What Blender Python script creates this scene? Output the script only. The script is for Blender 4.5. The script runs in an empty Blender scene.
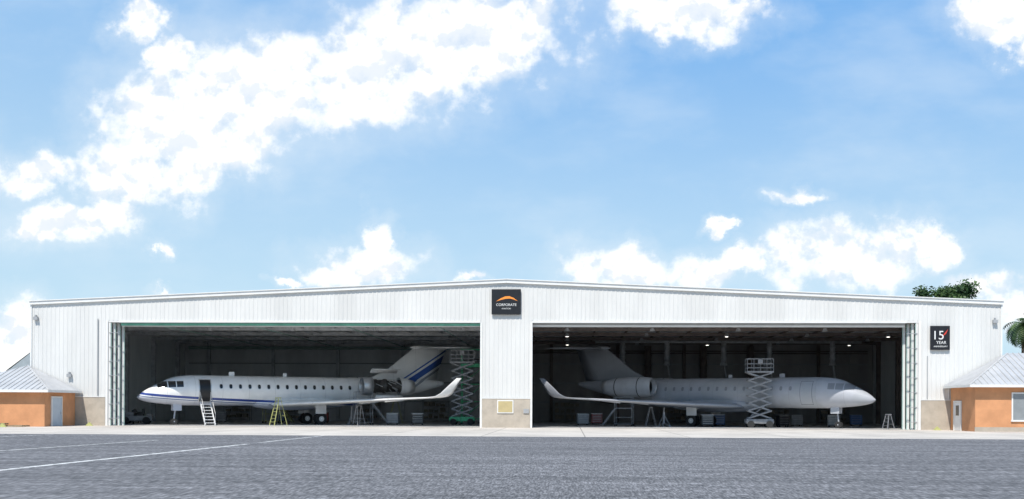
import bpy, math, random
from mathutils import Vector, Matrix
random.seed(7)
R=math.radians
sc=bpy.context.scene
sc.view_settings.view_transform='Standard'; sc.view_settings.look='None'; sc.view_settings.exposure=0

# ---------------------------------------------------------------- node helpers
class NT:
    def __init__(s,t): s.t=t
    def n(s,typ,**k):
        x=s.t.nodes.new(typ)
        for a,b in k.items(): setattr(x,a,b)
        return x
    def l(s,a,b): s.t.links.new(a,b)
    def put(s,v,inp):
        if isinstance(v,(int,float,tuple,list)): inp.default_value=v
        else: s.l(v,inp)
    def m(s,op,a,b=0.0,c=0.0,clamp=False):
        x=s.n('ShaderNodeMath',operation=op); x.use_clamp=clamp
        s.put(a,x.inputs[0]); s.put(b,x.inputs[1])
        if op in('MULTIPLY_ADD','SMOOTH_MIN','SMOOTH_MAX','COMPARE'): s.put(c,x.inputs[2])
        return x.outputs[0]
    def v(s,op,a,b=(0,0,0)):
        x=s.n('ShaderNodeVectorMath',operation=op)
        s.put(a,x.inputs[0]); s.put(b,x.inputs[1])
        return x.outputs['Value'] if op in('DOT_PRODUCT','LENGTH') else x.outputs[0]
    def noise(s,vec,scale,detail=4,rough=.5):
        x=s.n('ShaderNodeTexNoise'); s.l(vec,x.inputs['Vector'])
        x.inputs['Scale'].default_value=scale; x.inputs['Detail'].default_value=detail; x.inputs['Roughness'].default_value=rough
        return x
    def ss(s,val,a,b,o0=0.0,o1=1.0):
        x=s.n('ShaderNodeMapRange',interpolation_type='SMOOTHSTEP')
        s.put(val,x.inputs[0]); x.inputs[1].default_value=a; x.inputs[2].default_value=b
        x.inputs[3].default_value=o0; x.inputs[4].default_value=o1
        return x.outputs[0]
    def mix(s,f,a,b,typ='MIX'):
        x=s.n('ShaderNodeMix',data_type='RGBA',blend_type=typ)
        s.put(f,x.inputs[0]); 
        for v,i in((a,6),(b,7)):
            if isinstance(v,tuple) and len(v)==3: v=v+(1,)
            s.put(v,x.inputs[i])
        return x.outputs[2]

def newmat(name):
    m=bpy.data.materials.new(name); m.use_nodes=True
    t=NT(m.node_tree); b=m.node_tree.nodes['Principled BSDF']
    tc=t.n('ShaderNodeTexCoord')
    return m,t,b,tc.outputs['Object']
def mat(name,col,rough=.6,var=.12,scale=1.5,metal=0,bump=0,bscale=30,stretch=(1,1,1)):
    m,t,b,oc=newmat(name)
    vec=t.v('MULTIPLY',oc,stretch)
    n=t.noise(vec,scale,5,.6)
    f=t.ss(n.outputs[0],.3,.7,1-var,1+var*.6)
    x=t.n('ShaderNodeVectorMath',operation='SCALE'); t.put(tuple(col),x.inputs[0]); t.l(f,x.inputs['Scale'])
    t.l(x.outputs[0],b.inputs['Base Color'])
    b.inputs['Roughness'].default_value=rough; b.inputs['Metallic'].default_value=metal
    if bump:
        bn=t.noise(oc,bscale,3); bp=t.n('ShaderNodeBump'); bp.inputs['Strength'].default_value=bump; bp.inputs['Distance'].default_value=.02
        t.l(bn.outputs[0],bp.inputs['Height']); t.l(bp.outputs[0],b.inputs['Normal'])
    return m

M={}
M['siding']=mat('white_metal_siding',(.66,.655,.63),.5,.09,.35,stretch=(1,1,.25))
M['trim']=mat('white_trim',(.74,.74,.72),.45,.05)
M['trimgrey']=mat('grey_trim',(.34,.35,.36),.5,.1)
M['beige']=mat('beige_block',(.44,.385,.315),.85,.14,1.2,bump=.3)
M['orange']=mat('orange_stucco',(.60,.29,.14),.9,.14,.8,bump=.4,bscale=60)
M['roofmetal']=mat('galvalume_roof',(.54,.54,.54),.42,.1,.7,metal=.2)
M['int_wall']=mat('interior_liner',(.64,.64,.64),.7,.14,.6,stretch=(1,1,.3))
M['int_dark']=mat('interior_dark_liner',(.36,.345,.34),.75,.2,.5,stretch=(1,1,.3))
M['int_side']=mat('interior_side_liner',(.80,.82,.81),.6,.08,.6,stretch=(1,1,.3))
M['ceil']=mat('ceiling_liner',(.80,.81,.80),.8,.1,.3)
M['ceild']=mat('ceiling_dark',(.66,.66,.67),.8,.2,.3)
M['steel']=mat('grey_steel',(.32,.33,.34),.5,.15,2)
M['redsteel']=mat('primer_red_steel',(.18,.145,.13),.7,.2,2)
M['duct']=mat('galvanised_duct',(.50,.51,.52),.5,.2,2)
M['green']=mat('green_paint',(.05,.40,.19),.45,.15,2)
M['teal']=mat('teal_trim',(.33,.46,.42),.5,.15,2)
M['header_green']=mat('green_header_trim',(.12,.38,.28),.5,.15,2)
M['alu']=mat('aluminium',(.55,.56,.57),.35,.1,3,metal=.7)
M['lift']=mat('lift_paint',(.25,.255,.265),.5,.25,3)
M['black']=mat('black_panel',(.012,.012,.014),.4,.2,3)
M['rubber']=mat('rubber',(.025,.025,.025),.85,.2,5)
M['white']=mat('white_paint',(.75,.75,.75),.4,.05,2)
M['orangepaint']=mat('orange_sign_paint',(.85,.28,.04),.5,.05)
M['redpaint']=mat('red_sign_paint',(.6,.05,.03),.5,.05)
M['door']=mat('pale_blue_door',(.50,.57,.64),.5,.06)
M['yellow']=mat('yellow_paint',(.46,.47,.18),.5,.15,3)
M['glass']=mat('dark_glass',(.03,.035,.04),.08,.1)
M['plaque']=mat('tan_plaque',(.48,.39,.20),.4,.1)
M['darkeng']=mat('engine_core',(.07,.065,.06),.5,.5,4,metal=.5)
M['bark']=mat('bark',(.12,.085,.06),.95,.3,4,bump=.6)
M['red']=mat('red_cabinet',(.30,.04,.03),.4,.1)
M['blue']=mat('blue_gear',(.05,.12,.3),.5,.1)
M['crate']=mat('cardboard',(.28,.24,.19),.85,.3,2)
M['wood']=mat('pallet_wood',(.35,.26,.16),.9,.3,4)
M['nacelle_grey']=mat('nacelle_primer',(.47,.485,.51),.5,.1,1)
lm=bpy.data.materials.new('lit_lamp_lens'); lm.use_nodes=True; lb=lm.node_tree.nodes['Principled BSDF']
lb.inputs['Emission Color'].default_value=(1,.95,.85,1); lb.inputs['Emission Strength'].default_value=4; M['lamp']=lm
def leafmat(name,a,b_):
    m,t,b,oc=newmat(name)
    n=t.noise(oc,.9,4,.6); f=t.ss(n.outputs[0],.35,.65)
    t.l(t.mix(f,a,b_),b.inputs['Base Color']); b.inputs['Roughness'].default_value=.6
    return m
M['leafD']=leafmat('foliage_dark',(.022,.055,.015),(.04,.09,.025))
M['leafL']=leafmat('foliage_light',(.05,.10,.025),(.09,.15,.04))
M['palm']=leafmat('palm_frond',(.03,.07,.02),(.08,.13,.04))

# jets
def jetmat(name,base,stripe,rough,coat):
    m,t,b,oc=newmat(name)
    s=t.n('ShaderNodeSeparateXYZ'); t.l(oc,s.inputs[0]); X,Y,Z=s.outputs
    n=t.noise(oc,1.1,5,.6); f=t.ss(n.outputs[0],.3,.7,.93,1.04)
    x=t.n('ShaderNodeVectorMath',operation='SCALE'); x.inputs[0].default_value=base; t.l(f,x.inputs['Scale']); col=x.outputs[0]
    aY=t.m('ABSOLUTE',Y)
    if not stripe:
        n2=t.noise(oc,.35,3,.5); col=t.mix(t.ss(n2.outputs[0],.48,.56,0,.35),col,(.29,.31,.31))
        col=t.mix(t.ss(X,4.2,4.5,.30,0),col,(.44,.45,.48))
        col=t.mix(t.m('MULTIPLY',t.ss(X,20.5,20.6),.45),col,(.18,.19,.21))
    else:
        c1=t.m('MULTIPLY_ADD',t.m('SQRT',t.m('MAXIMUM',X,0.01)),-.23,2.88)
        body=t.m('LESS_THAN',aY,1.4); body=t.m('MULTIPLY',body,t.m('LESS_THAN',X,20.0))
        for off,w,c in((0,.105,(.02,.05,.24)),(-.24,.05,(.18,.22,.34))):
            d=t.m('ABSOLUTE',t.m('SUBTRACT',Z,t.m('ADD',c1,off)))
            col=t.mix(t.m('MULTIPLY',body,t.m('LESS_THAN',d,w)),col,c)
        col=t.mix(t.m('MULTIPLY',body,t.m('LESS_THAN',Z,t.m('ADD',c1,-.32))),col,(.44,.46,.52))
        tt=t.m('SUBTRACT',Z,t.m('MULTIPLY_ADD',X,.62,-11.3))
        for a_,b_,c in((-.75,-.1,(.03,.10,.38)),(-1.25,-1.0,(.30,.33,.38)),(.15,.32,(.03,.10,.38))):
            k=t.m('MULTIPLY',t.m('GREATER_THAN',tt,a_),t.m('LESS_THAN',tt,b_)); k=t.m('MULTIPLY',k,t.m('GREATER_THAN',X,21.5)); k=t.m('MULTIPLY',k,t.m('GREATER_THAN',Z,3.0)); k=t.m('MULTIPLY',k,t.m('LESS_THAN',aY,.9))
            col=t.mix(k,col,c)
    fr=t.m('FRACT',t.m('MULTIPLY',X,.42)); j=t.m('LESS_THAN',fr,.012)
    col=t.mix(t.m('MULTIPLY',j,.35),col,(.15,.15,.16))
    lo=t.m('MULTIPLY_ADD',X,.04,3.18); hi=t.m('MULTIPLY_ADD',X,.02,3.78)
    k=t.m('MULTIPLY',t.m('GREATER_THAN',Z,lo),t.m('LESS_THAN',Z,hi))
    k=t.m('MULTIPLY',k,t.m('GREATER_THAN',X,1.62)); k=t.m('MULTIPLY',k,t.m('LESS_THAN',X,3.75))
    k=t.m('MULTIPLY',k,t.m('GREATER_THAN',aY,.035))
    k=t.m('MULTIPLY',k,t.m('GREATER_THAN',t.m('ABSOLUTE',t.m('SUBTRACT',X,2.45)),.04))
    k=t.m('MULTIPLY',k,t.m('GREATER_THAN',t.m('ABSOLUTE',t.m('SUBTRACT',X,3.15)),.035))
    wc=(.02,.022,.025) if stripe else (.22,.23,.25)
    col=t.mix(k,col,wc)
    t.l(col,b.inputs['Base Color']); t.l(t.ss(k,0,1,rough,.15 if stripe else .6),b.inputs['Roughness'])
    b.inputs['Coat Weight'].default_value=coat
    return m
M['jetw']=jetmat('white_jet_paint',(.80,.80,.79),True,.3,.5)
M['jetg']=jetmat('grey_primer',(.38,.395,.43),False,.55,0)

# ---------------------------------------------------------------- mesh helpers
def empty(name,loc=(0,0,0),rot=0):
    o=bpy.data.objects.new(name,None); sc.collection.objects.link(o); o.location=loc; o.rotation_euler=(0,0,rot); return o
def mesh(name,vs,fs,mats,parent=None,smooth=False,idx=None):
    me=bpy.data.meshes.new(name); me.from_pydata([tuple(v) for v in vs],[],fs)
    if not isinstance(mats,(list,tuple)): mats=[mats]
    for m in mats: me.materials.append(m)
    if idx: 
        for p,i in zip(me.polygons,idx): p.material_index=i
    if smooth:
        for p in me.polygons: p.use_smooth=True
    me.update()
    o=bpy.data.objects.new(name,me); sc.collection.objects.link(o)
    if parent: o.parent=parent
    return o
class MB:
    def __init__(s): s.v=[];s.f=[]
    def box(s,x0,x1,y0,y1,z0,z1):
        b=len(s.v); s.v+=[(x0,y0,z0),(x1,y0,z0),(x1,y1,z0),(x0,y1,z0),(x0,y0,z1),(x1,y0,z1),(x1,y1,z1),(x0,y1,z1)]
        s.f+=[tuple(b+i for i in q) for q in((0,3,2,1),(4,5,6,7),(0,1,5,4),(1,2,6,5),(2,3,7,6),(3,0,4,7))]; return s
    def beam(s,p,q,w,h=None):
        h=h or w; p=Vector(p);q=Vector(q);d=(q-p).normalized()
        up=Vector((0,0,1)) if abs(d.z)<.95 else Vector((0,1,0))
        a=d.cross(up).normalized()*w/2; c=a.cross(d).normalized()*h/2
        b=len(s.v)
        for e in(p,q):
            s.v+=[tuple(e-a-c),tuple(e+a-c),tuple(e+a+c),tuple(e-a+c)]
        s.f+=[tuple(b+i for i in k) for k in((0,3,2,1),(4,5,6,7),(0,1,5,4),(1,2,6,5),(2,3,7,6),(3,0,4,7))]; return s
    def tube(s,p,q,r0,r1=None,n=12):
        r1=r0 if r1 is None else r1; p=Vector(p);q=Vector(q);d=(q-p).normalized()
        up=Vector((0,0,1)) if abs(d.z)<.95 else Vector((0,1,0))
        a=d.cross(up).normalized(); c=a.cross(d).normalized(); b=len(s.v)
        for e,r in((p,r0),(q,r1)):
            for i in range(n):
                t=2*math.pi*i/n; s.v.append(tuple(e+a*r*math.cos(t)+c*r*math.sin(t)))
        for i in range(n): s.f.append((b+i,b+(i+1)%n,b+n+(i+1)%n,b+n+i))
        s.f.append(tuple(b+i for i in range(n))[::-1]); s.f.append(tuple(b+n+i for i in range(n))); return s
    def quad(s,*p):
        b=len(s.v); s.v+=[tuple(x) for x in p]; s.f.append(tuple(range(b,b+len(p)))); return s
    def out(s,name,m,parent=None,smooth=False): return mesh(name,s.v,s.f,m,parent,smooth)
def box(name,x0,x1,y0,y1,z0,z1,m,parent=None): return MB().box(x0,x1,y0,y1,z0,z1).out(name,m,parent)
def bevel(o,w=.03):
    b=o.modifiers.new('bevel','BEVEL'); b.width=w; b.segments=2; return o

# ---------------------------------------------------------------- ground
def sheet(name,x0,x1,y0,y1,z,m): return mesh(name,[(x0,y0,z),(x1,y0,z),(x1,y1,z),(x0,y1,z)],[(0,1,2,3)],m)
gm=leafmat('grass_ground',(.05,.08,.025),(.11,.12,.05))
sheet('ground',-2500,2500,-1500,3500,0,gm)
m,t,b,oc=newmat('asphalt')
s1=t.noise(t.v('MULTIPLY',oc,(.25,1,1)),.35,6,.65); s2=t.noise(t.v('MULTIPLY',oc,(1,.22,1)),7,3,.6); s3=t.noise(t.v('MULTIPLY',oc,(1,.1,1)),22,2,.6); s4=t.noise(t.v('MULTIPLY',oc,(.05,1,1)),1.1,5,.7)
s5=t.noise(t.v('MULTIPLY',oc,(1,.4,1)),2.2,4,.7)
f=t.m('MULTIPLY',t.ss(s1.outputs[0],.3,.7,.80,1.16),t.ss(s2.outputs[0],.3,.7,.70,1.30))
f=t.m('MULTIPLY',f,t.ss(s3.outputs[0],.32,.68,.52,1.50)); f=t.m('MULTIPLY',f,t.ss(s4.outputs[0],.3,.7,.76,1.2)); f=t.m('MULTIPLY',f,t.ss(s5.outputs[0],.3,.7,.84,1.14))
spv=t.n('ShaderNodeSeparateXYZ'); t.l(oc,spv.inputs[0])
wob=t.noise(oc,.15,3)
seam=t.m('FRACT',t.m('MULTIPLY',t.m('ADD',spv.outputs[1],t.m('MULTIPLY',wob.outputs[0],.8)),1/7.3))
f=t.m('MULTIPLY',f,t.ss(t.m('LESS_THAN',seam,.014),0,1,1,.7))
vor=t.n('ShaderNodeTexVoronoi',feature='DISTANCE_TO_EDGE'); vor.inputs['Scale'].default_value=.16
t.l(t.v('ADD',oc,t.v('MULTIPLY',t.noise(oc,.8,4).outputs[1],(1.6,1.6,0))),vor.inputs['Vector'])
f=t.m('MULTIPLY',f,t.ss(t.m('LESS_THAN',vor.outputs['Distance'],.006),0,1,1,.72))
x=t.n('ShaderNodeVectorMath',operation='SCALE'); x.inputs[0].default_value=(.150,.148,.154); t.l(f,x.inputs['Scale'])
t.l(x.outputs[0],b.inputs['Base Color']); b.inputs['Roughness'].default_value=.9
bp=t.n('ShaderNodeBump'); bp.inputs['Strength'].default_value=.6; bp.inputs['Distance'].default_value=.02; t.l(s3.outputs[0],bp.inputs['Height']); t.l(bp.outputs[0],b.inputs['Normal'])
sheet('taxiway_asphalt',-500,500,-400,-28,.004,m)
def concrete(name,col,rough,step):
    m,t,b,oc=newmat(name)
    n=t.noise(t.v('MULTIPLY',oc,(1,.5,1)),.25,6,.65); n2=t.noise(oc,6,4,.6)
    f=t.m('MULTIPLY',t.ss(n.outputs[0],.3,.7,.82,1.08),t.ss(n2.outputs[0],.3,.7,.9,1.06))
    s=t.n('ShaderNodeSeparateXYZ'); t.l(oc,s.inputs[0])
    for k in(0,1):
        g=t.m('FRACT',t.m('MULTIPLY',s.outputs[k],1/step)); f=t.m('MULTIPLY',f,t.ss(t.m('LESS_THAN',g,.012),0,1,1,.5))
    x=t.n('ShaderNodeVectorMath',operation='SCALE'); x.inputs[0].default_value=col; t.l(f,x.inputs['Scale'])
    t.l(x.outputs[0],b.inputs['Base Color']); b.inputs['Roughness'].default_value=rough
    return m
sheet('concrete_apron',-260,260,-28,0,.008,concrete('apron_concrete',(.58,.53,.47),.85,6.1))
sheet('hangar_floor',-40,40,0,38,.014,concrete('floor_concrete',(.60,.59,.57),.3,6.1))
m,t,b,oc=newmat('worn_line_paint')
n=t.noise(oc,3,6,.7); t.l(t.mix(t.ss(n.outputs[0],.36,.56,0,.9),(.20,.20,.20),(.72,.72,.70)),b.inputs['Base Color']); b.inputs['Roughness'].default_value=.8
P=MB()
def stripe(p,q,w,z=.009):
    p=Vector((*p,z));q=Vector((*q,z));d=(q-p).normalized();a=Vector((-d.y,d.x,0))*w/2
    P.quad(p-a,q-a,q+a,p+a)
stripe((-10.2,-66),(-9.5,-43),.30); stripe((-9.5,-41),(-9.2,-28.1),.2); stripe((-17,-60),(-15.5,-38),.2); stripe((-28,-52),(-25,-29),.2)
P.out('painted_taxi_line',m)
P=MB(); stripe((-260,-28),(260,-28),.25,.013); P.out('apron_edge_joint',M['steel'])

# ---------------------------------------------------------------- hangar
H=empty('aircraft_hangar')
EX=40.1; EZ=10.35; RZ=12.15; OP=8.7; XI=2.16; XO=32.6; XJ=33.55
gz=lambda x: RZ-(RZ-EZ)*abs(x)/EX
def slab(name,x0,x1,z0,y0,y1,m,top=gz,parent=H):
    xs=[x0]+([0] if x0<0<x1 else [])+[x1]
    vs=[];n=len(xs)
    for y in(y0,y1):
        for x in xs: vs.append((x,y,z0))
        for x in xs[::-1]: vs.append((x,y,top(x)))
    k=2*n; fs=[tuple(range(k)),tuple(range(2*k-1,k-1,-1))]
    for i in range(k): j=(i+1)%k; fs.append((i,i+k,j+k,j))
    return mesh(name,vs,fs,m,parent)
slab('facade_outer_left',-EX,-XJ,0,0,.3,M['siding'])
slab('facade_outer_right',XJ,EX,0,0,.3,M['siding'])
slab('facade_header',-XJ,XJ,OP,0,.3,M['siding'])
slab('facade_pillar',-XI,XI,0,0,.3,M['siding'],top=lambda x:OP-.002)
rib=MB()
x=-EX+.15
while x<EX:
    a=abs(x); z0=2.47 if (a>XJ or a<XI-.05) else OP+.18
    b0=len(rib.v); zt=gz(x)-.3
    for z in(z0,zt): rib.v+=[(x-.07,-.001,z),(x-.035,-.026,z),(x+.035,-.026,z),(x+.07,-.001,z)]
    rib.f+=[(b0,b0+1,b0+5,b0+4),(b0+1,b0+2,b0+6,b0+5),(b0+2,b0+3,b0+7,b0+6)]
    x+=.36
rib.out('siding_ribs',M['siding'],H)
tr=MB()
for s in(-1,1):
    tr.beam((s*EX*1.004,-.06,EZ-.05),(0,-.06,RZ-.05),.30,.26)
    tr.beam((s*EX*1.004,-.09,EZ+.12),(0,-.09,RZ+.12),.40,.07)
    tr.box(min(s*EX,s*(EX+.12)),max(s*EX,s*(EX+.12)),-.09,.3,2.45,EZ-.2)
tr.out('roof_edge_trim',M['trim'],H)
tr=MB()
for s in(-1,1):
    a,b_=sorted((s*XI,s*XO)); tr.box(a,b_,-.07,-.002,OP-.02,OP+.16)
    for xx in(s*(XI-.08),):
        tr.box(xx-.08,xx+.08,-.07,-.002,0,OP-.03)
    a,b_=sorted((s*(XJ),s*(XJ+.2))); tr.box(a,b_,-.075,-.048,0,OP+.16)
tr.out('opening_trim',M['trim'],H)
w=MB()
for a,b_ in((-EX-.02,-XJ-.21),(XJ+.21,EX+.02),(-XI+.17,XI-.17)): w.box(a,b_,-.12,-.003,0,2.4)
w.out('masonry_wainscot',M['beige'],H)
w=MB()
for a,b_ in((-EX-.02,-XJ-.21),(XJ+.21,EX+.02),(-XI+.17,XI-.17)): w.box(a,b_,-.15,-.046,2.402,2.47)
w.out('wainscot_cap',M['trim'],H)
dj=MB(); dt=MB(); dg=MB()
for s in(-1,1):
    for i in range(4):
        a=s*(XJ-.02-i*.24); a0,a1=sorted((a,a-s*.17))
        dj.box(a0,a1,.02+i*.35,.24+i*.35,0,OP-.02)
        c0,c1=sorted((a-s*.175,a-s*.225)); dt.box(c0,c1,.05+i*.35,.15+i*.35,0,OP-.03)
    for z in [1.2*k+.6 for k in range(7)]:
        a0,a1=sorted((s*(XJ-.08),s*(XO))); dg.box(a0,a1,-.04,.015,z,z+.05)
dj.out('door_leaf_edges',M['siding'],H); dt.out('door_leaf_seals',M['teal'],H); dg.out('door_guide_brackets',M['steel'],H)
d=MB(); d2=MB(); d3=MB()
for s in(-1,1):
    a,b_=sorted((s*(XI+.01),s*(XO-.01)))
    d.box(a,b_,.5,.75,OP-.32,OP-.16); d2.box(a,b_,.35,1.9,OP-.14,OP+.25)
    d3.box(a,b_,1.95,2.05,OP-.10,OP-.02)
d.out('door_bottom_beam',M['trim'],H); d2.out('door_track',M['trimgrey'],H); d3.out('door_cable_tray',M['teal'],H)
box('green_header_strip',-XO+.02,-XI-.02,.305,.345,OP-.26,OP-.06,M['header_green'],H)
sh=MB()
sh.box(-EX,-EX+.25,.3,38,0,EZ-.05); sh.box(EX-.25,EX,.3,38,0,EZ-.05)
sh.out('side_walls',M['siding'],H)
li=MB(); li.box(-EX+.26,-EX+.34,.31,37.7,0,9.1)
li.out('left_side_liner',M['int_side'],H)
li=MB(); li.box(EX-.34,EX-.26,.31,37.7,0,9.1); li.out('right_side_liner',M['int_side'],H)
slab('back_wall',-EX,EX,0,38,38.3,M['siding'])
box('back_liner_left',-EX+.35,-.15,37.75,37.9,0,9.1,M['int_wall'],H)
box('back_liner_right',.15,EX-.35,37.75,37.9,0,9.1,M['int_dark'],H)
box('bay_divider',-.14,.14,.31,37.9,0,9.1,M['int_wall'],H)
box('ceiling_left',-EX+.26,-.15,2.1,37.9,9.12,9.2,M['ceil'],H)
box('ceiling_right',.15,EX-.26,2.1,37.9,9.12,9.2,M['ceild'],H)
rf=MB()
for s in(-1,1):
    rf.quad((s*(EX+.1),.05,EZ+.08),(0,.05,RZ+.08),(0,38.4,RZ+.08),(s*(EX+.1),38.4,EZ+.08))
rf.out('roof_panels',M['roofmetal'],H)
be=MB(); ber=MB()
for k in range(5):
    y=4+k*7.6
    be.box(-EX+.35,-.15,y,y+.3,8.78,9.11); ber.box(.15,EX-.35,y,y+.3,8.78,9.11)
for i in range(13):
    x=-38+i*3.05; be.box(x,x+.12,4.35,37.7,8.98,9.115); x=1.5+i*3.05; ber.box(x,x+.12,4.35,37.7,8.98,9.115)
for k in range(5):
    y=4+k*7.6
    be.box(-EX+.36,-EX+.8,y,y+.3,0,8.77); ber.box(EX-.8,EX-.36,y,y+.3,0,8.77)
for i in range(5):
    x=-38+i*7.6+1; be.box(x,x+.35,37.35,37.74,0,8.9); x=3+i*7.6; ber.box(x,x+.35,37.35,37.74,0,8.9)
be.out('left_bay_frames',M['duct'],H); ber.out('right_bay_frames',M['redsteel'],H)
gi=MB()
for z in(2.2,4.4,6.6): gi.box(.5,EX-.9,37.55,37.74,z,z+.14); gi.box(-EX+.9,-.5,37.55,37.74,z,z+.12)
for x_ in[k*1.9+1 for k in range(20)]: gi.box(x_,x_+.04,37.7,37.746,0,8.9)
gi.out('wall_girts',M['steel'],H)
du=MB()
for x_ in(9.5,14.2,20.5,25.8):
    du.tube((x_,36.9,3.2),(x_,36.9,8.7),.38,n=14)
    for z in(4,5.2,6.4,7.6): du.tube((x_,36.9,z),(x_,36.9,z+.12),.45,n=14)
    du.box(x_-.7,x_+.7,36.4,37.3,2.2,3.3)
for z in(7.9,8.15): du.tube((1,37.2,z),(39,37.2,z),.06,n=8)
du.out('exhaust_ducts',M['redsteel'],H)
du=MB()
for x_ in(10.9,15.6,21.6,26.4,33.0):
    du.tube((x_,28,6.6),(x_,28,9.1),.27,n=14)
    for z in(6.9,7.5,8.1,8.7): du.tube((x_,28,z),(x_,28,z+.1),.33,n=14)
    du.tube((x_,28,6.2),(x_,28,6.6),.42,.27,14); du.tube((x_+.1,28,6.2),(x_+.35,28.2,4.6),.09,.09,8); du.tube((x_+.35,28.2,4.6),(x_-.1,28.1,3.6),.09,.09,8)
du.tube((8,28,8.7),(36,28,8.7),.16,n=10)
du.out('hanging_hose_ducts',M['duct'],H,True)
du=MB()
for z in(8.3,8.5): du.tube((-39,36.8,z),(-1,36.8,z),.07,n=8)
for x_ in(-30,-22,-14,-6): du.tube((x_,3.2,8.6),(x_,37,8.6),.06,n=8)
du.out('sprinkler_pipes',M['teal'],H)
fx=MB(); lp=MB()
for i in range(5):
    for j in range(4):
        for x0_ in(-35,5):
            fx.tube((x0_+i*7.6,8+j*7.6,8.5),(x0_+i*7.6,8+j*7.6,8.8),.26,.12,12)
            if x0_>0 and j in(1,3) and i%2==0: lp.tube((x0_+i*7.6,8+j*7.6,8.47),(x0_+i*7.6,8+j*7.6,8.495),.13,.15,12)
fx.out('high_bay_fixtures',M['alu'],H); lp.out('high_bay_lamp_lenses',M['lamp'],H)
wf=MB()
for x_,z in((-39.7,9.0),(39.6,8.8),(-36.8,4.2),(38.9,5.0)): wf.box(x_-.18,x_+.18,-.32,-.05,z-.12,z+.14); wf.box(x_-.05,x_+.05,-.28,-.05,z+.14,z+.3)
wf.box(1.45,1.9,-.2,-.121,1.2,1.55)
wf.out('wall_light_fittings',M['trimgrey'],H)
cd=MB(); cd.tube((-34.4,-.1,2.5),(-34.4,-.1,9),.04,n=8); cd.tube((34.25,-.1,2.5),(34.25,-.1,6),.04,n=8); cd.out('conduits',M['trimgrey'],H)
wn=empty('wall_notice_board'); box('frame',-.72,.62,-.19,-.123,1.2,2.28,M['trim'],wn); box('panel',-.64,.54,-.205,-.192,1.28,2.2,M['plaque'],wn)

# ---------------------------------------------------------------- signs
def text(s,loc,size,m,parent,name='lettering'):
    cu=bpy.data.curves.new(name,'FONT'); cu.body=s; cu.size=size; cu.extrude=.01; cu.align_x='CENTER'
    o=bpy.data.objects.new(name,cu); sc.collection.objects.link(o); o.location=loc; o.rotation_euler=(R(90),0,0); cu.materials.append(m); o.parent=parent; return o
S=empty('company_sign')
bevel(box('board',-1.22,1.2,-.28,-.10,9.35,11.45,M['black'],S))
box('mount',-1.0,1.0,-.099,-.046,9.6,11.2,M['steel'],S)
def swoosh(pts_top,pts_bot,y,m,parent,name):
    vs=[(a,y,b) for a,b in pts_top]+[(a,y,b) for a,b in pts_bot[::-1]]
    mesh(name,vs,[tuple(range(len(vs)))],m,parent)
tp=[(-.85,10.42),(-.5,10.66),(-.1,10.84),(.25,10.86),(.6,10.72),(.95,10.45)]
bt=[(-.85,10.42),(-.45,10.55),(-.05,10.64),(.3,10.66),(.6,10.59),(.95,10.45)]
swoosh(tp,bt,-.286,M['orangepaint'],S,'orange_swoosh')
text('CORPORATE',(0,-.285,10.05),.29,M['trim'],S); text('AVIATION',(0,-.285,9.78),.16,M['trim'],S,'small_lettering')
S=empty('anniversary_sign')
bevel(box('board',34.45,36.0,-.24,-.05,6.5,8.45,M['black'],S))
text('15',(35.05,-.25,7.35),1.0,M['trim'],S,'numerals'); text('YEAR',(35.3,-.25,6.98),.34,M['trim'],S); text('ANNIVERSARY',(35.25,-.25,6.72),.17,M['trim'],S,'small_lettering')
swoosh([(35.3,7.5),(35.6,7.9),(35.85,8.2)],[(35.3,7.5),(35.68,7.8),(35.85,8.2)],-.252,M['redpaint'],S,'red_swoosh')

# ---------------------------------------------------------------- side buildings
def hiproof(B,s,x0,xr,xe,ze,zr,yf):
    f=MB(); A=(x0,yf,ze);C=(x0,-.15,ze);Pk=(xr,-.15,zr);Pb=(xr,0,zr)
    f.quad(A,Pk,C)
    if xe is None:
        xm=2*xr-x0; f.quad(A,(xm,yf,ze),Pk); f.quad((xm,yf,ze),(xm,-yf,ze),Pb,Pk); f.quad((xm,-yf,ze),(xr,-yf,ze),Pb); f.quad((xr,-yf,ze),(xr,.1,ze),Pb)
    else:
        f.quad(A,(xe,yf,ze),(xe,0,zr),Pk); f.quad((xe,0,zr),(xe,-yf,ze),(xr,-yf,ze),Pb); f.quad((xr,-yf,ze),(xr,.1,ze),Pb); f.quad((xe,yf,ze),(xe,-yf,ze),(xe,0,zr))
    f.out('roof_sheets',M['roofmetal'],B)
    sm=MB(); up=.03
    xend=xe if xe is not None else 2*xr-x0
    n=int(abs(xend-x0)/.45)
    for i in range(1,n):
        x=x0+(xend-x0)*i/n
        t_=min(1,abs(x-x0)/abs(xr-x0)) if xe is not None else 1-abs(x-xr)/abs(x0-xr)
        sm.beam((x,yf,ze+up),(x,yf+(-.15-yf)*t_,ze+(zr-ze)*t_+up),.045,.06)
    n=int(abs(yf)/.45)
    for i in range(1,n):
        y=yf*(1-i/n); t_=(y-yf)/(-.15-yf)
        sm.beam((x0,y,ze+up),(x0+(xr-x0)*t_,y,ze+(zr-ze)*t_+up),.045,.06)
    sm.beam(A,Pk,.16,.07)
    sm.out('standing_seams',M['roofmetal'],B)
    fa=MB(); fa.beam((x0,yf-.02,ze-.1),(xend,yf-.02,ze-.1),.05,.2); fa.beam((x0-s*.0,yf,ze-.1),(x0,-.16,ze-.1),.05,.2)
    fa.out('fascia',M['trim'],B)
B=empty('stucco_outbuilding')
ww=MB(); ww.box(-46,-36.3,-5.8,-.16,0,2.85); ww.box(-46,-40.3,-.155,5.8,0,2.85); ww.out('walls',M['orange'],B)
hiproof(B,-1,-35.75,-40.4,None,2.92,5.05,-6.4)
d=MB(); d.box(-36.3,-36.24,-4.6,-2.9,.02,2.3); d.out('door',M['door'],B)
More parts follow.
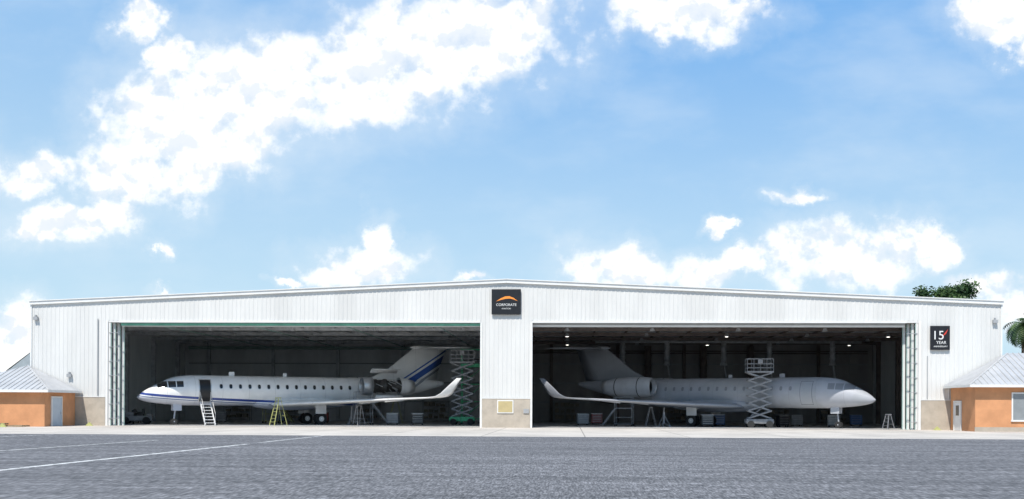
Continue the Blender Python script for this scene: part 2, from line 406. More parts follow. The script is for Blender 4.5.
d=MB(); d.box(-36.29,-36.2,-4.72,-4.61,0,2.42); d.box(-36.29,-36.2,-2.89,-2.78,0,2.42); d.box(-36.29,-36.2,-4.61,-2.89,2.31,2.42); d.out('door_frame',M['trim'],B)
box('door_handle',-36.235,-36.17,-3.1,-3.0,1.0,1.15,M['alu'],B)
box('soffit',-46.3,-35.8,-6.35,-.16,2.855,2.9,M['trim'],B)
box('window',-45.5,-44.9,-5.84,-5.78,1.0,2.1,M['glass'],B)
B=empty('stucco_office')
ww=MB(); ww.box(36.1,52,-5.8,-.16,0,3.5); ww.box(40.4,52,-.155,5.8,0,3.5); ww.out('walls',M['orange'],B)
hiproof(B,1,35.5,40.6,52.5,3.58,6.25,-6.4)
box('soffit',35.55,52.4,-6.35,-.16,3.505,3.55,M['trim'],B)
box('door',36.04,36.1,-2.7,-1.2,.02,2.25,M['white'],B)
box('door_glass',36.02,36.05,-2.3,-1.6,1.2,2.0,M['glass'],B)
fr=MB(); fr.box(36.0,36.09,-2.83,-2.71,0,2.37); fr.box(36.0,36.09,-1.19,-1.07,0,2.37); fr.box(36.0,36.09,-2.71,-1.19,2.26,2.37); 
for wx in(38.9,43.6,48):
    fr.box(wx-.1,wx,-5.88,-5.79,.9,3.0); fr.box(wx+2.4,wx+2.5,-5.88,-5.79,.9,3.0); fr.box(wx,wx+2.4,-5.88,-5.79,2.9,3.0); fr.box(wx-.15,wx+2.55,-5.92,-5.79,.78,.9); fr.box(wx+1.17,wx+1.23,-5.86,-5.79,.9,2.9)
fr.out('frames',M['trim'],B)
gl=MB()
for wx in(38.9,43.6,48): gl.box(wx,wx+2.4,-5.83,-5.795,.9,2.9)
gl.out('window_glass',mat('blind_glass',(.25,.27,.28),.15,.1),B)
box('base_band',36.06,52,-5.84,-5.8,0,.35,M['beige'],B)

B=empty('warehouse')
ww=MB(); ww.box(-76,-60,60,90,0,3.2); ww.out('walls',M['siding'],B)
f=MB(); f.quad((-76.5,59.5,3.1),(-68,59.5,9.4),(-68,90.5,9.4),(-76.5,90.5,3.1)); f.quad((-59.5,59.5,3.1),(-68,59.5,9.4),(-68,90.5,9.4),(-59.5,90.5,3.1)); f.out('roof',mat('hazy_grey_roof',(.42,.46,.48),.6,.1),B)
MB().quad((-76,59.45,3.1),(-60,59.45,3.1),(-68,59.45,9.3)).out('gable_wall',mat('grey_gable',(.36,.40,.43),.7,.1),B)

# ---------------------------------------------------------------- jets
FS=[(0,.04,.04,2.42),(.25,.27,.26,2.45),(.7,.52,.50,2.54),(1.3,.76,.73,2.66),(2.0,.97,.95,2.80),(2.8,1.15,1.17,2.95),(3.7,1.27,1.30,3.02),(5,1.35,1.35,3.05),(8,1.35,1.35,3.05),(12,1.35,1.35,3.05),(16,1.35,1.35,3.05),(19,1.35,1.35,3.05),(21,1.28,1.28,3.12),(23,1.10,1.10,3.28),(25,.84,.86,3.5),(27,.52,.58,3.74),(28.6,.26,.32,3.92),(29.3,.08,.12,3.98)]
def fus(x):
    x=max(0,min(29.3,x))
    for i in range(len(FS)-1):
        if FS[i][0]<=x<=FS[i+1][0]: break
    p0=FS[max(i-1,0)];p1=FS[i];p2=FS[i+1];p3=FS[min(i+2,len(FS)-1)]
    h=p2[0]-p1[0]; u=(x-p1[0])/h; r=[]
    for k in(1,2,3):
        m1=(p2[k]-p0[k])/(p2[0]-p0[0])*h; m2=(p3[k]-p1[k])/(p3[0]-p1[0])*h
        r.append((2*u**3-3*u*u+1)*p1[k]+(u**3-2*u*u+u)*m1+(-2*u**3+3*u*u)*p2[k]+(u**3-u*u)*m2)
    return r
def sy(x,z):
    w,h,c=fus(x); q=max(0,1-((z-c)/h)**2); return w*math.sqrt(q)
AF=[(1,0),(.75,.035),(.5,.055),(.25,.062),(.08,.042),(.02,.02),(0,0),(.02,-.016),(.08,-.03),(.25,-.04),(.5,-.035),(.75,-.02)]
def foil(name,secs,m,parent):
    vs=[];fs=[];n=len(AF)
    for xl,y,z,c,tk,phi in secs:
        for a,b_ in AF:
            d=b_*c*tk; vs.append((xl+a*c,y-d*math.sin(phi),z+d*math.cos(phi)))
    for i in range(len(secs)-1):
        for j in range(n):
            k=(j+1)%n; fs.append((i*n+j,i*n+k,(i+1)*n+k,(i+1)*n+j))
    fs.append(tuple(range(n))[::-1]); fs.append(tuple((len(secs)-1)*n+j for j in range(n)))
    return mesh(name,vs,fs,m,parent,True)
def lathe(name,prof,cy,cz,m,parent,n=28,xs=0):
    vs=[];fs=[]
    for x,r in prof:
        for i in range(n):
            a=2*math.pi*i/n; vs.append((x,cy+r*math.cos(a),cz+r*math.sin(a)))
    for i in range(len(prof)-1):
        for j in range(n):
            k=(j+1)%n; fs.append((i*n+j,(i+1)*n+j,(i+1)*n+k,i*n+k))
    return mesh(name,vs,fs,m,parent,True)
def jet(loc,rot,white):
    J=empty('business_jet',loc,rot); pm=M['jetw'] if white else M['jetg']
    vs=[];fs=[];N=48
    xs=[.0,.03,.08,.15]+[.25+.15*i for i in range(32)]+[5.2+.6*i for i in range(24)]+[19.2+.35*i for i in range(29)]+[29.3]
    for x in xs:
        w,h,c=fus(x)
        for i in range(N):
            a=2*math.pi*i/N; vs.append((x,w*math.cos(a),c+h*math.sin(a)))
    for i in range(len(xs)-1):
        for j in range(N):
            k=(j+1)%N; fs.append((i*N+j,(i+1)*N+j,(i+1)*N+k,i*N+k))
    fs.append(tuple(range(N))); fs.append(tuple((len(xs)-1)*N+j for j in range(N))[::-1])
    mesh('fuselage',vs,fs,pm,J,True)
    vs=[];fs=[];bx=[9.6,10.4,11.5,13,15,17,18.5,19.6]; bw=[.2,.95,1.35,1.5,1.5,1.4,1.0,.2]; bh=[.1,.45,.62,.7,.7,.62,.42,.1]
    for x,w_,h_ in zip(bx,bw,bh):
        for i in range(20):
            a=2*math.pi*i/20; vs.append((x,w_*math.cos(a),2.0+h_*math.sin(a)))
    for i in range(7):
        for j in range(20):
            k=(j+1)%20; fs.append((i*20+j,(i+1)*20+j,(i+1)*20+k,i*20+k))
    mesh('belly_fairing',vs,fs,pm,J,True)
    wm=M['glass'] if white else mat('masked_window',(.22,.23,.25),.6,.05)
    wv=[];wf_=[];rv=[];rf_=[]
    for s in(-1,1):
        for i in range(15):
            x0=7.0+i*.86
            for (V,F,rw,rh,off) in((wv,wf_,.13,.19,.020),(rv,rf_,.16,.225,.010)):
                b0=len(V); V.append((x0,s*(sy(x0,3.42)+off),3.42))
                for k in range(16):
                    a=2*math.pi*k/16; ca,sa=math.cos(a),math.sin(a)
                    xx=x0+rw*math.copysign(abs(ca)**.7,ca); zz=3.42+rh*math.copysign(abs(sa)**.7,sa)
                    V.append((xx,s*(sy(xx,zz)+off),zz))
                for k in range(16): F.append((b0,b0+1+k,b0+1+(k+1)%16))
    mesh('window_frames',rv,rf_,M['alu'] if white else pm,J,False); mesh('cabin_windows',wv,wf_,wm,J,False)
    def patch(name,x0,x1,z0,z1,s,off,m):
        V=[];F=[]
        for i in range(7):
            for j in range(11):
                x=x0+(x1-x0)*i/6; z=z0+(z1-z0)*j/10; V.append((x,s*(sy(x,z)+off),z))
        for i in range(6):
            for j in range(10): a=i*11+j; F.append((a,a+1,a+12,a+11))
        mesh(name,V,F,m,J)
    if white:
        patch('door_surround',5.05,6.15,2.0,4.05,-1,.012,M['alu']); patch('door_opening',5.13,6.07,2.07,3.98,-1,.022,M['black'])
        st=MB()
        for i in range(7):
            z=1.85-i*.27; y=-1.35-i*.24; st.box(5.2,6.0,y-.28,y,z-.05,z)
        st.beam((5.17,-1.3,1.95),(5.17,-3.15,.02),.06,.2); st.beam((6.03,-1.3,1.95),(6.03,-3.15,.02),.06,.2)
        st.out('airstair',M['white'],J)
        rl=MB()
        for x in(5.15,6.05):
            rl.tube((x,-1.35,2.9),(x,-3.1,1.0),.025,n=8)
            for u in(0,.5,1): rl.tube((x,-1.35-1.75*u,2.9-1.9*u),(x,-1.35-1.75*u,1.95-1.9*u+.05),.02,n=8)
        rl.out('airstair_rails',M['alu'],J)
    else:
        patch('door_outline',5.05,6.15,2.0,4.05,1,.010,mat('door_gap',(.16,.17,.18),.7,.1)); patch('cabin_door',5.09,6.11,2.04,4.01,1,.018,pm)
    for s in(-1,1):
        n='wing_port' if s<0 else 'wing_starboard'
        secs=[(10.7,s*.6,1.78,7.2,1,0),(12.0,s*1.9,1.85,5.9,1,0),(14.6,s*5.2,2.02,3.9,.95,0),(18.2,s*9.8,2.26,2.6,.9,0),(21.4,s*13.7,2.46,1.45,.85,0),(21.9,s*14.2,2.56,1.32,.8,s*R(30)),(22.35,s*14.45,2.85,1.15,.8,s*R(65)),(22.9,s*14.6,3.4,.9,.8,s*R(76)),(23.7,s*14.78,4.15,.5,.8,s*R(78))]
        foil(n,secs,pm,J)
        ff=MB()
        for yy,xx in((3.6,17.1),(6.6,18.9),(9.4,20.2)):
            ff.tube((xx-.9,s*yy,1.9+yy*.05-.18),(xx+.9,s*yy,1.86+yy*.05-.1),.13,.03,10)
        ff.out('flap_fairings',pm,J,True)
        foil('tailplane',[(26.5,0,7.42,3.0,1,0),(27.5,s*2.2,7.38,2.2,.9,0),(28.8,s*4.85,7.30,1.3,.8,0)],pm,J)
        cy=s*2.4; cz=3.6
        nm=pm if white else M['nacelle_grey']
        if white and s<0:
            lathe('intake_cowl',[(20.6,.60),(20.2,.60),(19.85,.68),(19.75,.74),(19.85,.80),(20.2,.86),(20.7,.88),(20.7,.6)],cy,cz,M['alu'],J)
            lathe('engine_core',[(20.7,.62),(21.2,.66),(21.25,.58),(21.9,.60),(21.95,.68),(22.2,.68),(22.25,.55),(23.4,.52),(23.45,.62),(23.6,.62)],cy,cz,M['darkeng'],J)
            lathe('exhaust_cowl',[(23.5,.84),(24.2,.74),(25.0,.55),(24.9,.5),(23.5,.6)],cy,cz,nm,J)
            for nm2,a0,a1,dy,dz in(('upper_cowl_door',R(35),R(120),-.35,.75),('lower_cowl_door',R(200),R(280),-.35,-.6)):
                V=[];F=[]
                for i in range(2):
                    for j in range(9):
                        a=a0+(a1-a0)*j/8; V.append((20.75+i*2.7,cy+dy+.88*math.cos(a),cz+dz+.88*math.sin(a)))
                for j in range(8): F.append((j,j+1,j+10,j+9))
                o=mesh(nm2,V,F,nm,J,True); so=o.modifiers.new('s','SOLIDIFY'); so.thickness=.04
            pp=MB()
            random.seed(3)
            for k in range(14):
                a=random.uniform(R(120),R(260)); x=random.uniform(20.9,23.2); pp.tube((x,cy+.66*math.cos(a),cz+.66*math.sin(a)),(x+random.uniform(.2,.7),cy+.70*math.cos(a+.4),cz+.7*math.sin(a+.4)),.04,n=6)
            pp.out('engine_pipes',M['alu'],J)
        else:
            lathe('nacelle',[(20.2,.62),(19.85,.70),(19.75,.76),(19.85,.83),(20.3,.91),(21.2,.95),(22.4,.94),(23.5,.86),(24.4,.73),(25.0,.58),(24.9,.5),(24.2,.5)],cy,cz,nm,J)
            lathe('intake_duct',[(20.2,.62),(20.7,.60)],cy,cz,M['darkeng'],J)
            lathe('intake_lip',[(19.86,.69),(19.74,.76),(19.87,.84)],cy,cz,M['alu'],J)
            lathe('nacelle_joint',[(21.0,.951),(21.05,.953),(21.09,.951)],cy,cz,M['darkeng'],J)
            lathe('reverser_joint',[(23.4,.875),(23.44,.877),(23.5,.868)],cy,cz,M['darkeng'],J)
        lathe('fan',[(20.3,.05),(20.6,.2),(20.62,.62)],cy,cz,M['darkeng'],J)
        lathe('exhaust_cone',[(24.2,.5),(24.3,.3),(25.1,.05)],cy,cz,M['darkeng'],J)
        foil('pylon',[(20.6,s*.9,3.5,3.8,1.2,0),(20.9,s*1.75,3.55,3.4,1.2,0)],pm,J)
        g=MB(); yy=s*2.05
        g.tube((15.7,yy,1.9),(15.9,yy,.5),.11,.09); g.tube((15.9,yy-.45,.56),(15.9,yy+.45,.56),.07); g.beam((15.7,yy,1.5),(15.1,yy*.7,1.9),.07)
        g.box(15.3,16.3,yy+s*.5,yy+s*.54,1.0,1.85); g.out('main_gear_leg',M['white'],J)
        wv_=MB()
        for k in(-1,1): wv_.tube((15.9,yy+k*.2,.53),(15.9,yy+k*.42,.53),.52,n=24)
        wv_.out('main_wheels',M['rubber'],J)
        hb=MB()
        for k in(-1,1): hb.tube((15.9,yy+k*.18,.53),(15.9,yy+k*.44,.53),.24,n=16)
        hb.out('wheel_hubs',M['alu'],J)
    foil('fin',[(19.6,0,4.1,9.0,.35,R(90)),(21.6,0,4.45,6.9,.7,R(90)),(23.2,0,5.2,5.5,.9,R(90)),(26.2,0,7.5,3.4,.9,R(90))],pm,J)
    bl=[(25.7,.05),(26.1,.16),(27.5,.2),(29,.16),(30.0,.03)]
    lathe('fin_bullet',bl,0,7.45,pm,J,14)
    g=MB(); g.tube((3.35,0,2.0),(3.15,0,.35),.08,.06); g.tube((3.15,-.28,.3),(3.15,.28,.3),.05); g.beam((3.3,0,1.5),(4.2,0,1.95),.05)
    g.box(3.0,3.75,-.40,-.37,1.25,1.85); g.box(3.0,3.75,.37,.40,1.25,1.85); g.out('nose_gear',pm,J)
    g=MB()
    for k in(-1,1): g.tube((3.15,k*.1,.285),(3.15,k*.27,.285),.275,n=20)
    g.out('nose_wheels',M['rubber'],J)
    g=MB(); g.box(8,8.5,-.02,.02,4.38,4.75); g.box(13,13.35,-.02,.02,4.38,4.7); g.tube((1.2,-.72,2.6),(.95,-.85,2.6),.02,n=6); g.out('antennas',pm,J)
    return J
TH=R(32)
jet((-32.3,3.2,.014),R(31),True)
jet((31.0,3.2,.014),math.pi-TH,False)

# ---------------------------------------------------------------- equipment
def scissor(loc,L,Wd,top,stages,rot,bm,fm,w_=.06):
    E=empty('scissor_lift',loc,rot)
    b=MB(); b.box(-L/2,L/2,-Wd/2,Wd/2,.35,.75); b.box(-L/2-.06,L/2+.06,-Wd/2+.1,Wd/2-.1,.42,.6); b.box(-L/2+.1,-.1,-Wd/2-.04,-Wd/2+.001,.42,.7)
    bevel(b.out('chassis',bm,E),.02)
    w=MB()
    for x in(-L/2+.35,L/2-.35):
        for y in(-Wd/2,Wd/2): w.tube((x,y-.12,.3),(x,y+.12,.3),.3,n=18)
    w.out('wheels',M['rubber'],E)
    a=MB(); z0=.8; zt=top-1.25; h=(zt-z0)/stages; hx=L/2-.15
    for i in range(stages):
        za=z0+i*h; zb=za+h
        for y in(-Wd/2+.1,Wd/2-.1):
            a.beam((-hx,y,za),(hx,y,zb),w_,.11); a.beam((hx,y-.07*(1 if y>0 else -1),za),(-hx,y-.07*(1 if y>0 else -1),zb),w_,.11)
        for x in(-hx,hx,0): zz=zb if x else (za+zb)/2; a.tube((x,-Wd/2+.1,zz),(x,Wd/2-.1,zz),.04,n=8)
    a.tube((-.3*L,0,z0+.2),(.2*L,0,z0+h*1.6),.07,n=10)
    a.out('scissor_arms',fm,E)
    p=MB(); p.box(-L/2,L/2,-Wd/2,Wd/2,zt+.02,zt+.16)
    for x in[-L/2+.03+k*(L-.06)/4 for k in range(5)]:
        for y in(-Wd/2+.03,Wd/2-.03): p.beam((x,y,zt+.16),(x,y,zt+1.25),.045)
    for z in(.45,.8,1.23):
        for y in(-Wd/2+.03,Wd/2-.03): p.beam((-L/2,y,zt+z),(L/2,y,zt+z),.045)
        for x in(-L/2+.03,L/2-.03): p.beam((x,-Wd/2+.05,zt+z),(x,Wd/2-.05,zt+z),.045)
    p.box(-.2,.2,-Wd/2-.08,-Wd/2-.001,zt+.8,zt+1.15)
    p.out('platform',fm,E)
    return E
scissor((21.75,6.15,.014),2.3,1.3,6.0,6,0,M['lift'],M['lift'])
scissor((-4.75,12.3,.014),2.3,1.3,7.0,7,0,M['green'],M['lift'])
def scaffold(loc):
    E=empty('scaffold_tower',loc); g=MB(); k=MB()
    for x in(-1.1,1.1):
        for y in(-.6,.6): g.tube((x,y,.1),(x,y,7.4),.045,n=8)
    for z in(.5,2.2,3.9,5.6,7.3):
        for y in(-.6,.6): g.tube((-1.1,y,z),(1.1,y,z),.04,n=6)
        for x in(-1.1,1.1): g.tube((x,-.6,z),(x,.6,z),.04,n=6)
    for z in(.5,2.2,3.9): g.tube((-1.1,-.6,z),(1.1,-.6,z+1.7),.03,n=6)
    for z in(5.6,): g.box(-1.15,1.15,-.66,-.62,z-.02,z+.3)
    for z in(3.95,6.3): k.box(-1.05,1.05,-.55,.55,z,z+.07)
    g.out('green_frames',M['green'],E); k.out('planks',M['black'],E)
    w=MB()
    for x in(-1.1,1.1):
        for y in(-.6,.6): w.tube((x,y-.03,.09),(x,y+.03,.09),.09,n=10)
    w.out('casters',M['rubber'],E)
scaffold((-4.2,17.6,.014))
def workstand(loc,rot,h,m):
    E=empty('maintenance_stand',loc,rot); g=MB()
    g.box(-.8,.8,-.6,.6,h,h+.06)
    for x in(-.78,.78):
        for y in(-.58,.58): g.beam((x,y,.12),(x,y,h+1.05),.05)
    for z in(h+.55,h+1.03):
        for y in(-.58,.58): g.beam((-.78,y,z),(.78,y,z),.04)
    for z in(.2,h*.5): 
        for y in(-.58,.58): g.beam((-.78,y,z),(.78,y,z),.04)
    n=int(h/.28)
    for i in range(n): g.box(.85+(n-1-i)*.2,1.1+(n-1-i)*.2,-.4,.4,.25+i*.28,.28+i*.28)
    for y in(-.42,.42): g.beam((.8,y,h),(.9+n*.2,y,.1),.05,.09)
    g.out('frame_and_steps',m,E); w=MB()
    for x in(-.78,.78):
        for y in(-.58,.58): w.tube((x,y-.03,.1),(x,y+.03,.1),.1,n=10)
    w.out('casters',M['rubber'],E)
workstand((-13.8,10.6,.014),R(20),2.0,M['lift']); workstand((10.2,9.8,.014),R(170),1.6,M['lift']); workstand((-24,17,.014),0,1.8,M['yellow'])
def stepladder(loc,h,rot,m):
    E=empty('stepladder',loc,rot); l=MB(); s=h*.28; w=.3
    for y in(-1,1):
        l.beam((-s,y*w*1.2,0),(-.08,y*w*.7,h),.04,.06); l.beam((s,y*w*1.3,0),(.08,y*w*.7,h),.03,.04)
    n=int(h/.3)
    for i in range(1,n):
        u=i/n; l.box(-s*(1-u)-.08*u-.05,-s*(1-u)-.08*u+.05,-w*(1.2-.5*u),w*(1.2-.5*u),h*u-.015,h*u+.015)
    l.box(-.16,.16,-w*.8,w*.8,h,h+.05)
    for u in(.35,.7): l.beam((s*(1-u)+.08*u,-w*(1.3-.6*u),h*u),(s*(1-u)+.08*u,w*(1.3-.6*u),h*u),.03)
    l.out('ladder_frame',m,E)
stepladder((-20.3,4.9,.014),2.4,R(50),M['yellow']); stepladder((-13.4,6.2,.014),1.7,R(-50),M['lift']); stepladder((-12.2,20,.014),2.6,0,M['yellow'])
stepladder((31.6,1.6,.014),1.2,R(20),M['lift']); stepladder((12.5,8.2,.014),1.7,R(5),M['lift'])
def jack(loc):
    E=empty('aircraft_jack',loc); j=MB(); j.tube((0,0,.3),(0,0,1.3),.09,n=12); j.tube((0,0,1.3),(0,0,1.72),.05,n=10)
    for k in range(3):
        a=k*2.094+.3; j.beam((.6*math.cos(a),.6*math.sin(a),.06),(0,0,1.1),.05); j.beam((.6*math.cos(a),.6*math.sin(a),.06),(0,0,.35),.04); j.tube((.6*math.cos(a),.6*math.sin(a),0),(.6*math.cos(a),.6*math.sin(a),.06),.1)
    j.out('tripod',M['lift'],E)
for p in((13.6,7.3),(16.5,11.2),(-14.5,8.6)): jack((*p,.014))
def toolcab(loc,m,rot=0,w=1.1):
    E=empty('tool_cabinet',loc,rot); bevel(box('body',-w/2,w/2,-.25,.25,.14,1.05,m,E),.015)
    h=MB()
    for i in range(5): h.box(-w/2+.06,w/2-.06,-.27,-.251,.2+i*.165,.33+i*.165)
    h.out('drawers',m,E); h=MB()
    for i in range(5): h.box(-w/2+.1,w/2-.1,-.30,-.272,.29+i*.165,.31+i*.165)
    h.box(-w/2-.02,w/2+.02,-.27,.27,1.052,1.08); h.out('handles',M['alu'],E)
    c=MB()
    for x in(-w/2+.12,w/2-.12):
        for y in(-.16,.16): c.tube((x,y-.02,.07),(x,y+.02,.07),.07,n=12)
    c.out('casters',M['rubber'],E)
for p,m_,r_ in(((-35.3,9),M['lift'],.2),((-11.2,11.5),M['lift'],0),((-8.6,9.5),M['black'],.1),((26.5,14),M['lift'],.3),((-25,24),M['blue'],0),((8,20),M['red'],0),((17.5,8.2),M['black'],.1),((-20,22),M['red'],0),((-30,20),M['lift'],0),((33,18),M['blue'],0),((24.5,10),M['black'],.4),((-36.5,14),M['black'],1),((6.5,14),M['lift'],.2),((19.2,13.5),M['blue'],.2),((29.3,11),M['lift'],-.3)): toolcab((*p,.014),m_,r_)
def tractor(loc,rot):
    E=empty('tow_tractor',loc,rot)
    b=MB(); b.box(-1.4,1.4,-.75,.75,.3,.75); b.box(-1.4,-.2,-.68,.68,.751,1.1); b.box(.9,1.35,-.6,.6,.751,.95); bevel(b.out('body',M['lift'],E),.05)
    s=MB(); s.box(.1,.6,-.5,.5,.76,.95); s.box(.5,.65,-.5,.5,.951,1.4); s.tube((-.1,0,1.0),(-.3,0,1.3),.2,.2,12); s.out('seat',M['black'],E)
    w=MB()
    for x in(-.9,.9):
        for y in(-.76,.76): w.tube((x,y-.12,.33),(x,y+.12,.33),.33,n=18)
    w.out('wheels',M['rubber'],E)
tractor((-34.2,8.2,.014),R(15))
for x_,m_ in((-33,M['steel']),(-27,M['steel']),(-18,M['lift']),(-10,M['steel']),(5,M['steel']),(17,M['lift']),(29,M['steel']),(35,M['lift'])):
    E=empty('storage_shelf',(x_,36.2,.014)); s=MB()
    for x in(-1.5,1.5):
        for y in(-.4,.4): s.box(x-.03,x+.03,y-.03,y+.03,0,2.4)
    for z in(.3,1,1.7,2.35): s.box(-1.46,1.46,-.36,.36,z,z+.04)
    s.out('rack',m_,E); s=MB()
    for z in(.345,1.045,1.745):
        x=-1.35
        while x<1.1:
            w_=random.uniform(.3,.6); s.box(x,x+w_,-.3,.3,z,z+random.uniform(.2,.5)); x+=w_+random.uniform(.03,.3)
    s.out('boxes',M['crate'],E)
def pallet(loc,rot,n=1):
    E=empty('wooden_pallet',loc,rot); g=MB()
    for k in range(n):
        z=k*.15
        for y in(-.5,0,.5): g.box(-.6,.6,y-.05,y+.05,z+.022,z+.11)
        for i in range(7): g.box(-.6+i*.175,-.6+i*.175+.11,-.55,.55,z+.112,z+.132)
    g.out('slats',M['wood'],E)
pallet((-39.2,-7.4,.01),.2,2); pallet((-37.7,-7.2,.01),-.1,1); pallet((-40.9,-7.6,.01),.05,1)
for x_,y_ in((-38.4,-8.4),(-34.5,-1.5),(34.7,-1.2)):
    E=empty('wheel_chock',(x_,y_,.01)); c=MB(); c.v=[(-.3,-.12,0),(.3,-.12,0),(.3,.12,0),(-.3,.12,0),(0,-.12,.3),(0,.12,.3)]; c.f=[(0,3,2,1),(0,1,4),(1,2,5,4),(2,3,5),(3,0,4,5)]; c.out('wedge',M['yellow'],E)

# ---------------------------------------------------------------- vegetation
def leaves(name,clumps,n,size,parent,seed):
    rnd=random.Random(seed); V=[];F=[];I=[]
    tot=sum(c[3]**2 for c in clumps)
    for cx_,cy_,cz_,r in clumps:
        k=int(n*r*r/tot); lt=rnd.random()<.35
        for _ in range(k):
            d=Vector((rnd.gauss(0,1),rnd.gauss(0,1),rnd.gauss(0,1))).normalized()*r*(rnd.random()**.6)*rnd.uniform(.9,1.35)
            p=Vector((cx_+d.x,cy_+d.y,cz_+d.z*.75)); a=Vector((rnd.gauss(0,1),rnd.gauss(0,1),rnd.gauss(0,.6))).normalized(); b_=a.cross(Vector((rnd.gauss(0,1),rnd.gauss(0,1),rnd.gauss(0,1)))).normalized()
            s=size*rnd.uniform(.6,1.4); b0=len(V)
            V+=[p-a*s,p+b_*s*.5,p+a*s,p-b_*s*.5]; F.append((b0,b0+1,b0+2,b0+3)); I.append(1 if (lt and rnd.random()<.7) or (d.z>r*.35 and rnd.random()<.5) else 0)
    return mesh(name,V,F,[M['leafD'],M['leafL']],parent,False,I)
def tree(name,x,y,h,cr,seed,n=6000,m=16):
    T=empty(name,(x,y,0)); rnd=random.Random(seed); tk=MB(); tk.tube((0,0,0),(.2,0,h*.45),.32,.22,10); cl=[]
    for i in range(m):
        a=rnd.uniform(0,6.28); rr=cr*math.sqrt(rnd.random())*.85; z=h-cr*.2-rnd.random()*cr*1.3-(rr/cr)**2*cr*.55
        tk.tube((.2,0,h*rnd.uniform(.3,.45)),(rr*math.cos(a),rr*math.sin(a),z),.12,.03,6); cl.append((rr*math.cos(a),rr*math.sin(a),z,cr*rnd.uniform(.16,.32)))
    tk.out('trunk_and_limbs',M['bark'],T); leaves('crown',cl,n,.2,T,seed)
tree('oak_tree',50.4,46,18.2,4.3,12,9000,34); tree('oak_tree',55,24,8.8,3.0,8); tree('oak_tree',60,40,9.5,4,9)
def palm(x,y,h,seed,fr=34,L=2.7):
    T=empty('palm_tree',(x,y,0)); rnd=random.Random(seed); tk=MB(); 
    for i in range(8): tk.tube((.03*i,0,h*i/8),(.03*(i+1),0,h*(i+1)/8),.2-.008*i,.18-.008*i,10)
    tk.out('trunk',M['bark'],T); V=[];F=[]
    for k in range(fr):
        a=rnd.uniform(0,6.28); el=rnd.uniform(-.7,1.3); d=Vector((math.cos(a),math.sin(a),0)); p=Vector((.24,0,h)); prev=p; side=Vector((-d.y,d.x,0))
        ang=el
        for i in range(12):
            st=L/12; q=prev+(d*math.cos(ang)+Vector((0,0,1))*math.sin(ang))*st; ang-=.16
            ll=.65*math.sin(math.pi*(i+1.5)/14)+.08
            for s in(-1,1):
                tip=prev+side*s*ll+ (q-prev)*1.6+Vector((0,0,-.25*ll)); b0=len(V); V+=[prev,q,tip]; F.append((b0,b0+1,b0+2))
            prev=q
    mesh('fronds',V,F,M['palm'],T)
palm(53.3,30,10.6,4); palm(58,36,12.5,6)
rnd=random.Random(11); cl=[]
for i in range(110):
    x=-420+i*7.6; 
    for k in range(3): cl.append((x+rnd.uniform(-4,4),200+rnd.uniform(-8,8),rnd.uniform(1.5,6.5),rnd.uniform(2,4.2)))
leaves('distant_treeline',cl,16000,.8,None,3)

# ---------------------------------------------------------------- sun + sky
el,az=R(55),R(195)
Sd=Vector((math.sin(az)*math.cos(el),math.cos(az)*math.cos(el),math.sin(el)))
su=bpy.data.lights.new('sun','SUN'); su.energy=5.0; su.angle=R(.5); su.color=(1,.955,.89)
so=bpy.data.objects.new('sun',su); sc.collection.objects.link(so); so.rotation_euler=Sd.to_track_quat('Z','Y').to_euler(); so.location=(0,-50,80)
W=bpy.data.worlds.new('World'); sc.world=W; W.use_nodes=True
for n_ in list(W.node_tree.nodes): W.node_tree.nodes.remove(n_)
t=NT(W.node_tree)
sky=t.n('ShaderNodeTexSky',sky_type='NISHITA'); sky.sun_disc=False; sky.sun_elevation=el; sky.sun_rotation=az; sky.air_density=1.0; sky.dust_density=.3; sky.ozone_density=2
tc=t.n('ShaderNodeTexCoord'); sp=t.n('ShaderNodeSeparateXYZ'); t.l(tc.outputs['Generated'],sp.inputs[0])
yy=t.m('MAXIMUM',sp.outputs[1],.05); u=t.m('DIVIDE',sp.outputs[0],yy); v=t.m('DIVIDE',sp.outputs[2],yy)
cb=t.n('ShaderNodeCombineXYZ'); t.l(u,cb.inputs[0]); t.l(v,cb.inputs[1]); p=cb.outputs[0]
wn_=t.noise(p,16,7,.62); wv2=t.v('MULTIPLY',t.v('SUBTRACT',wn_.outputs[1],(.5,.5,.5)),(.085,.065,0)); pd=t.v('ADD',p,wv2)
CL=[(-.11,.318,.098,.044),(-.055,.325,.05,.036),(-.185,.29,.08,.042),(-.28,.283,.08,.038),(-.355,.25,.062,.040),(-.385,.205,.052,.032),(-.285,.235,.042,.028),(-.33,.225,.04,.028),
(-.385,.337,.022,.020),(-.355,.305,.020,.015),(-.445,.16,.048,.015),(-.47,.205,.038,.018),(-.40,.168,.024,.016),(-.36,.135,.007,.008),
(.10,.337,.062,.020),(.135,.345,.03,.016),(.375,.340,.04,.024),(.39,.305,.018,.012),
(-.178,.122,.047,.021),(-.21,.116,.03,.011),(-.165,.146,.014,.018),(-.25,.106,.012,.004),(-.35,.099,.016,.005),(-.087,.112,.012,.005),
(.045,.122,.048,.018),(.11,.120,.040,.015),(.15,.128,.020,.013),(.215,.128,.052,.026),(.255,.135,.058,.026),(.305,.142,.027,.015),
(.19,.183,.024,.007),(.126,.157,.010,.006),(.36,.105,.032,.014),(.395,.092,.036,.020),(-.485,.062,.026,.028),(-.50,.05,.03,.03),
(-.75,.2,.15,.05),(.7,.25,.15,.06),(.65,.11,.12,.03),(-.8,.09,.14,.03)]
F=None
for cx_,cy_,rx,ry in CL:
    q=t.v('MULTIPLY',t.v('SUBTRACT',pd,(cx_,cy_,0)),(1/rx,1/ry,0)); d_=t.v('DOT_PRODUCT',q,q)
    F=d_ if F is None else t.m('MINIMUM',F,d_)
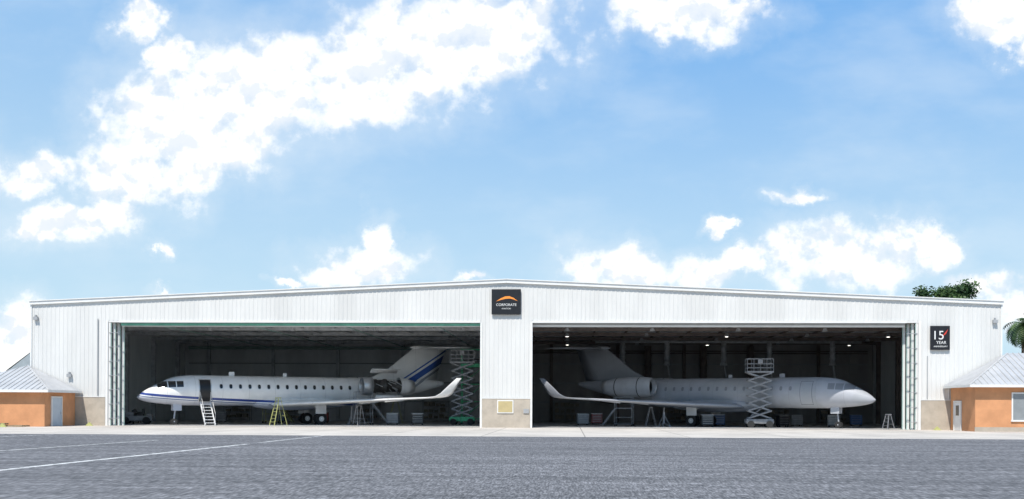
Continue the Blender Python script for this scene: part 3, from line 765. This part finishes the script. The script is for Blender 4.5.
F=t.m('SUBTRACT',1.0,t.m('MINIMUM',F,4.0))
n1=t.noise(p,26,12,.56).outputs[0]; n2=t.noise(t.v('ADD',p,(0,.010,0)),26,12,.56).outputs[0]
dens=t.m('ADD',F,t.m('MULTIPLY',t.m('SUBTRACT',n1,.5),4.0))
front=t.ss(sp.outputs[1],.05,.15)
mask=t.m('MULTIPLY',t.ss(dens,-.6,.9),front)
halo=t.m('MULTIPLY',t.ss(dens,-3.0,.6,0,.26),front)
# clear-sky colour: saturated blue overhead falling to pale blue at the horizon
elv=sp.outputs[2]
grad=t.mix(t.ss(elv,.02,.40),(5.9,8.2,9.8),(1.75,4.7,9.4))
grad=t.mix(t.ss(elv,.35,.85),grad,(1.9,3.5,6.0))
left=t.ss(u,-.55,.15,.30,0)
grad=t.mix(t.m('MULTIPLY',left,front),grad,(6.2,8.4,9.8))
wis=t.noise(t.v('MULTIPLY',p,(1,2.2,1)),5,5,.55).outputs[0]
base=t.mix(.85,sky.outputs[0],grad)
base=t.mix(t.m('MULTIPLY',t.ss(wis,.42,.72,0,.26),front),base,(8.6,9.5,10.2))
base=t.mix(halo,base,(9.0,9.7,10.2))
rel=t.ss(t.m('SUBTRACT',n1,n2),-.085,.02)
cc=t.mix(rel,(8.8,9.4,10.1),(11.5,11.5,11.5))
fin=t.mix(mask,base,cc)
bg=t.n('ShaderNodeBackground'); bg.inputs['Strength'].default_value=.1; t.l(fin,bg.inputs['Color'])
ow=t.n('ShaderNodeOutputWorld'); t.l(bg.outputs[0],ow.inputs[0])

# ---------------------------------------------------------------- camera
cam=bpy.data.cameras.new('camera'); co=bpy.data.objects.new('camera',cam); sc.collection.objects.link(co)
cam.sensor_width=36; cam.lens=36*1150/1024; cam.clip_end=6000; cam.clip_start=.5
cam.shift_y=(406-249.5)/1024
M0=Matrix.Rotation(R(2.8),4,'Z')@Matrix.Rotation(R(90),4,'X')@Matrix.Rotation(R(.25),4,'Z')
co.matrix_world=Matrix.Translation((5.14,-95,1.8))@M0
sc.camera=co
